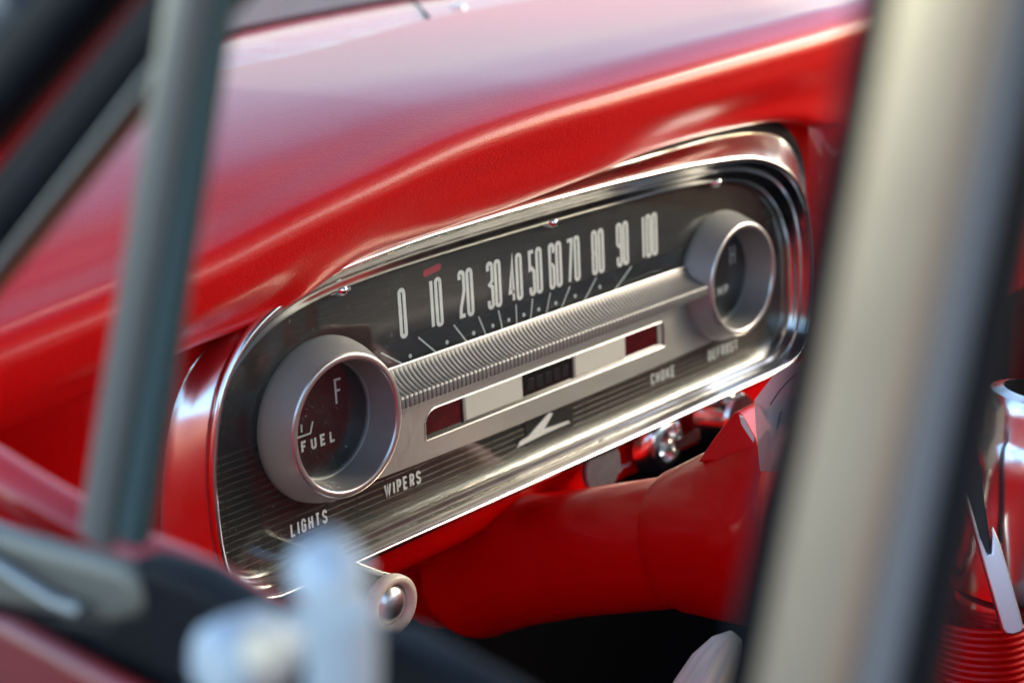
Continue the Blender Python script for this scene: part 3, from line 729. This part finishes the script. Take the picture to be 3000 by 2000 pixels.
# belt line sill
def slabx(pts, X, th, name, mat, bev=.002, parent=door):
    P = [atx(V*x, V*y, X) for x, y in pts]
    m = MB(); m.prismx([(p[1], p[2]) for p in P], X, X+th); o = m.build(name, mat, parent, ang=25)
    bv = o.modifiers.new('b', 'BEVEL'); bv.width = bev; bv.segments = 4
    return o
slabx([(-300,1120),(0,1225),(110,1258),(200,1280),(290,1305),(320,1420),(250,1440),(0,1400),(-300,1330)], -506, 8, 'vent_frame_rail', M['railgrey'], .004)
MB().tube([atx(V*x, V*y, -510) for x, y in ((-200,1180),(0,1302),(130,1385),(190,1405))], 2.0, n=16).build('bright_bead', M['ventbar'], door)
slabx([(-300,1310),(0,1405),(240,1430),(290,1285),(420,1325),(540,1400),(690,1455),(880,1470),(1060,1575),(1300,1720),(1300,1900),(900,1900),(600,1700),(300,1580),(0,1440),(-300,1350)], -503, 12, 'sill_rubber', M['rubber'], .004)
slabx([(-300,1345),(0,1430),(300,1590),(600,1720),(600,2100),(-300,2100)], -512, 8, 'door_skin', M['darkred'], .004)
# red garnish rail inside the belt line
path = catmull([atx(V*x, V*y, -468) for x, y in ((-250,930),(-100,1030),(0,1095),(80,1145),(160,1192),(240,1240),(330,1285),(430,1328),(520,1378),(620,1440),(760,1520))], 4)
MB().tube(path, 8.2, n=28).build('garnish_rail', M['red_paint'], door)
# latch
lt = MB(); lp = [atx(V*x, V*y, -538) for x, y in ((716, 1262), (738, 1290), (764, 1340), (779, 1400), (784, 1480), (786, 1570), (786, 1680))]
lt.tube(lp, [5.2, 6.6, 7.0, 7.0, 6.8, 6.6, 6.4], n=28); latch = lt.build('latch_handle', M['latch'], door)
c = atx(V*528, V*1520, -536)
m = MB(); m.revolve([(5, -34), (5.5, -14), (8.6, -10), (9.0, -2), (8.4, 2.5), (5.6, 5.2), (0, 6)], c, n=40, axis=(-1, .12, .15)); piv = m.build('latch_pivot', M['latch'], door)
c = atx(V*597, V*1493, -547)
m = MB(); m.revolve([(3.4, -3), (3.8, 0), (3.0, 1.4), (0, 1.8)], c, n=24, axis=(-1, .7, .2)); m.build('latch_glint', M['cream'], piv)  # cream dome stands in for the sun glint on the latch metal

# ================================================================ WINDSCREEN PILLAR (upper left)
pil = empty('windscreen_pillar', XD, 300, 200, 'black weatherstripped windscreen pillar slanting across the upper left corner', 'pillar')
def strip(y_l, x_t, wpx, name, mat, X, hx, ex=2.4):
    # line from (0, y_l) to (x_t, y_t) in photo pixels
    (x0, y0), (x1, y1) = y_l, x_t
    A = Vector(atx(x0, y0, X)); Bv = Vector(atx(x1, y1, X)); t = (Bv-A).normalized(); L = (Bv-A).length
    nrm = Vector((x1-x0, y1-y0)).normalized(); c = Vector(atx((x0+x1)/2, (y0+y1)/2, X)); e = Vector(atx((x0+x1)/2 - nrm.y*wpx/2, (y0+y1)/2 + nrm.x*wpx/2, X))
    hw = ((e-c)-t*((e-c).dot(t))).length
    return A, Bv, t, L, hw
def pstrip(a, b, wpx, name, mat, X, hx, ex=2.4, e0=.5, e1=.5, parent=None):
    A, Bv, t, L, hw = strip(a, b, wpx, name, mat, X, hx)
    return roundbar(tuple(A-t*L*e0), tuple(Bv+t*L*e1), hw, hx, name, mat, parent or pil, ex=ex)
pstrip((0, 790), (470, 205), 30, 'vent_leading_edge', M['ventbar'], -500, 3, e1=.02, parent=door)
pstrip((0, 832), (420, 318), 16, 'edge_trim', M['amber'], -497, 3, e1=.1, parent=door)
pstrip((0, 665), (440, 150), 165, 'rubber_seal', M['rubber'], -494, 8, 3)
pstrip((0, 545), (400, 75), 46, 'seal_lip', M['bargrey'], -498, 4, 2.2).active_material = M['rubber']
pstrip((0, 425), (350, -10), 150, 'painted_edge', M['red_paint'], -478, 8, 3)
pstrip((0, 270), (230, 0), 170, 'outer_trim', M['rubber'], -492, 8, 3)
pstrip((0, 60), (60, 0), 150, 'drip_rail', M['bargrey'], -494, 7, 3)

# ================================================================ WINDSCREEN
ws = []
m = MB(); rows = []
for x in range(-420, 1101, 40):
    wz = cowl(x)[5][0]; rows.append([(x, wz+2-h*.72, 146+h) for h in (0, 60, 140, 240, 360, 500)])
for r in rows: pass
rows = [[(x, w + 1.44*(y-146), y) for x, w, y in r] for r in rows]
wsn = m.grid(rows).build('windscreen', M['windscreen'], None, ang=80)
tag(wsn, 'faintly green windscreen glass rising behind the red cowl', 'windscreen')
m = MB(); path = [(x, cowl(x)[5][0]-2, 151) for x in range(-420, 1101, 20)]
g = m.tube(path, 4.5, n=12).build('windscreen_gasket', M['rubber'], wsn)

# ================================================================ CABIN SHELL
cab = empty('car_cabin', 300, 500, -400, 'dark car cabin around the dashboard with black footwell and roof', 'car cabin')
m = MB(); m.box(-430, 880, 110, 2200, 570, 600); m.build('roof', M['headliner'], cab, ang=20)  # unseen roof, cut narrower than a real one to admit side light
m = MB(); m.box(-470, 1200, -300, -270, -560, 100); m.build('firewall', M['dark'], cab, ang=20)
m = MB(); m.box(-480, 1200, -270, 2200, -590, -560); m.build('floor_carpet', M['dark'], cab, ang=20)
m = MB(); m.box(1200, 1240, -300, 2200, -560, 110); m.build('passenger_door', M['red_paint'], cab, ang=20)
m = MB(); m.box(-486, -470, -300, 1600, -560, 84); m.build('door_trim', M['red_paint'], cab, ang=20)
st = empty('reflection_seat', 300, 1100, -300, 'unseen bench seat facing the dashboard, its pale vinyl added for reflections', 'seat')  # out of view, added and coloured only for what the cluster reflects
m = MB(); m.box(-440, 1180, 620, 1200, -330, -200); o = m.build('seat_cushion', M['palevinyl'], st, ang=20); bv = o.modifiers.new('b', 'BEVEL'); bv.width = .04; bv.segments = 4
m = MB(); m.box(-440, 1180, 1200, 1340, -330, 240); o = m.build('seat_back', M['palevinyl'], st, ang=20); bv = o.modifiers.new('b', 'BEVEL'); bv.width = .04; bv.segments = 4

# ground under and round the car
me = MB(); me.add([(-60000, -60000, -1050), (60000, -60000, -1050), (60000, 60000, -1050), (-60000, 60000, -1050)], [(0,1,2,3)])
tag(me.build('pavement', M['asphalt'], None), 'pale grey pavement the car stands on', kind='structure')

# ================================================================ LIGHT, WORLD, CAMERA
w = bpy.data.worlds.new('World'); S.world = w; w.use_nodes = True; nt = w.node_tree
bg = nt.nodes['Background']; sky = nt.nodes.new('ShaderNodeTexSky'); sky.sky_type = 'NISHITA'; sky.sun_disc = False
SUN = Vector((.74, -.52, .43)).normalized()          # towards the sun, Blender axes
sky.sun_elevation = math.asin(SUN.z); sky.sun_rotation = math.atan2(SUN.x, SUN.y)
sky.air_density = 1.0; sky.dust_density = 1.0; sky.ozone_density = 1
bg.inputs['Strength'].default_value = .15
nt.links.new(sky.outputs[0], bg.inputs['Color'])
ld = bpy.data.lights.new('sun', 'SUN'); ld.energy = .5; ld.angle = math.radians(10); ld.color = (1, .80, .56)
lo_ = bpy.data.objects.new('sun', ld); COL.objects.link(lo_); lo_.rotation_euler = SUN.to_track_quat('Z', 'Y').to_euler()

cd = bpy.data.cameras.new('camera'); cam = bpy.data.objects.new('camera', cd); COL.objects.link(cam)
cam.location = CAMP*K
cam.matrix_world = Matrix(((R_.x, U_.x, -F_.x, CAMP.x*K), (R_.y, U_.y, -F_.y, CAMP.y*K), (R_.z, U_.z, -F_.z, CAMP.z*K), (0, 0, 0, 1)))
cd.sensor_width = 36; cd.lens = FL/3000*36; cd.clip_start = .01; cd.clip_end = 500
cd.dof.use_dof = True; cd.dof.focus_distance = 850*K; cd.dof.aperture_fstop = 7.6; cd.dof.aperture_blades = 0
S.camera = cam
S.view_settings.view_transform = 'Standard'; S.view_settings.look = 'None'; S.view_settings.exposure = 2.05; S.view_settings.gamma = 1
S.cycles.max_bounces = 8; S.cycles.transparent_max_bounces = 12
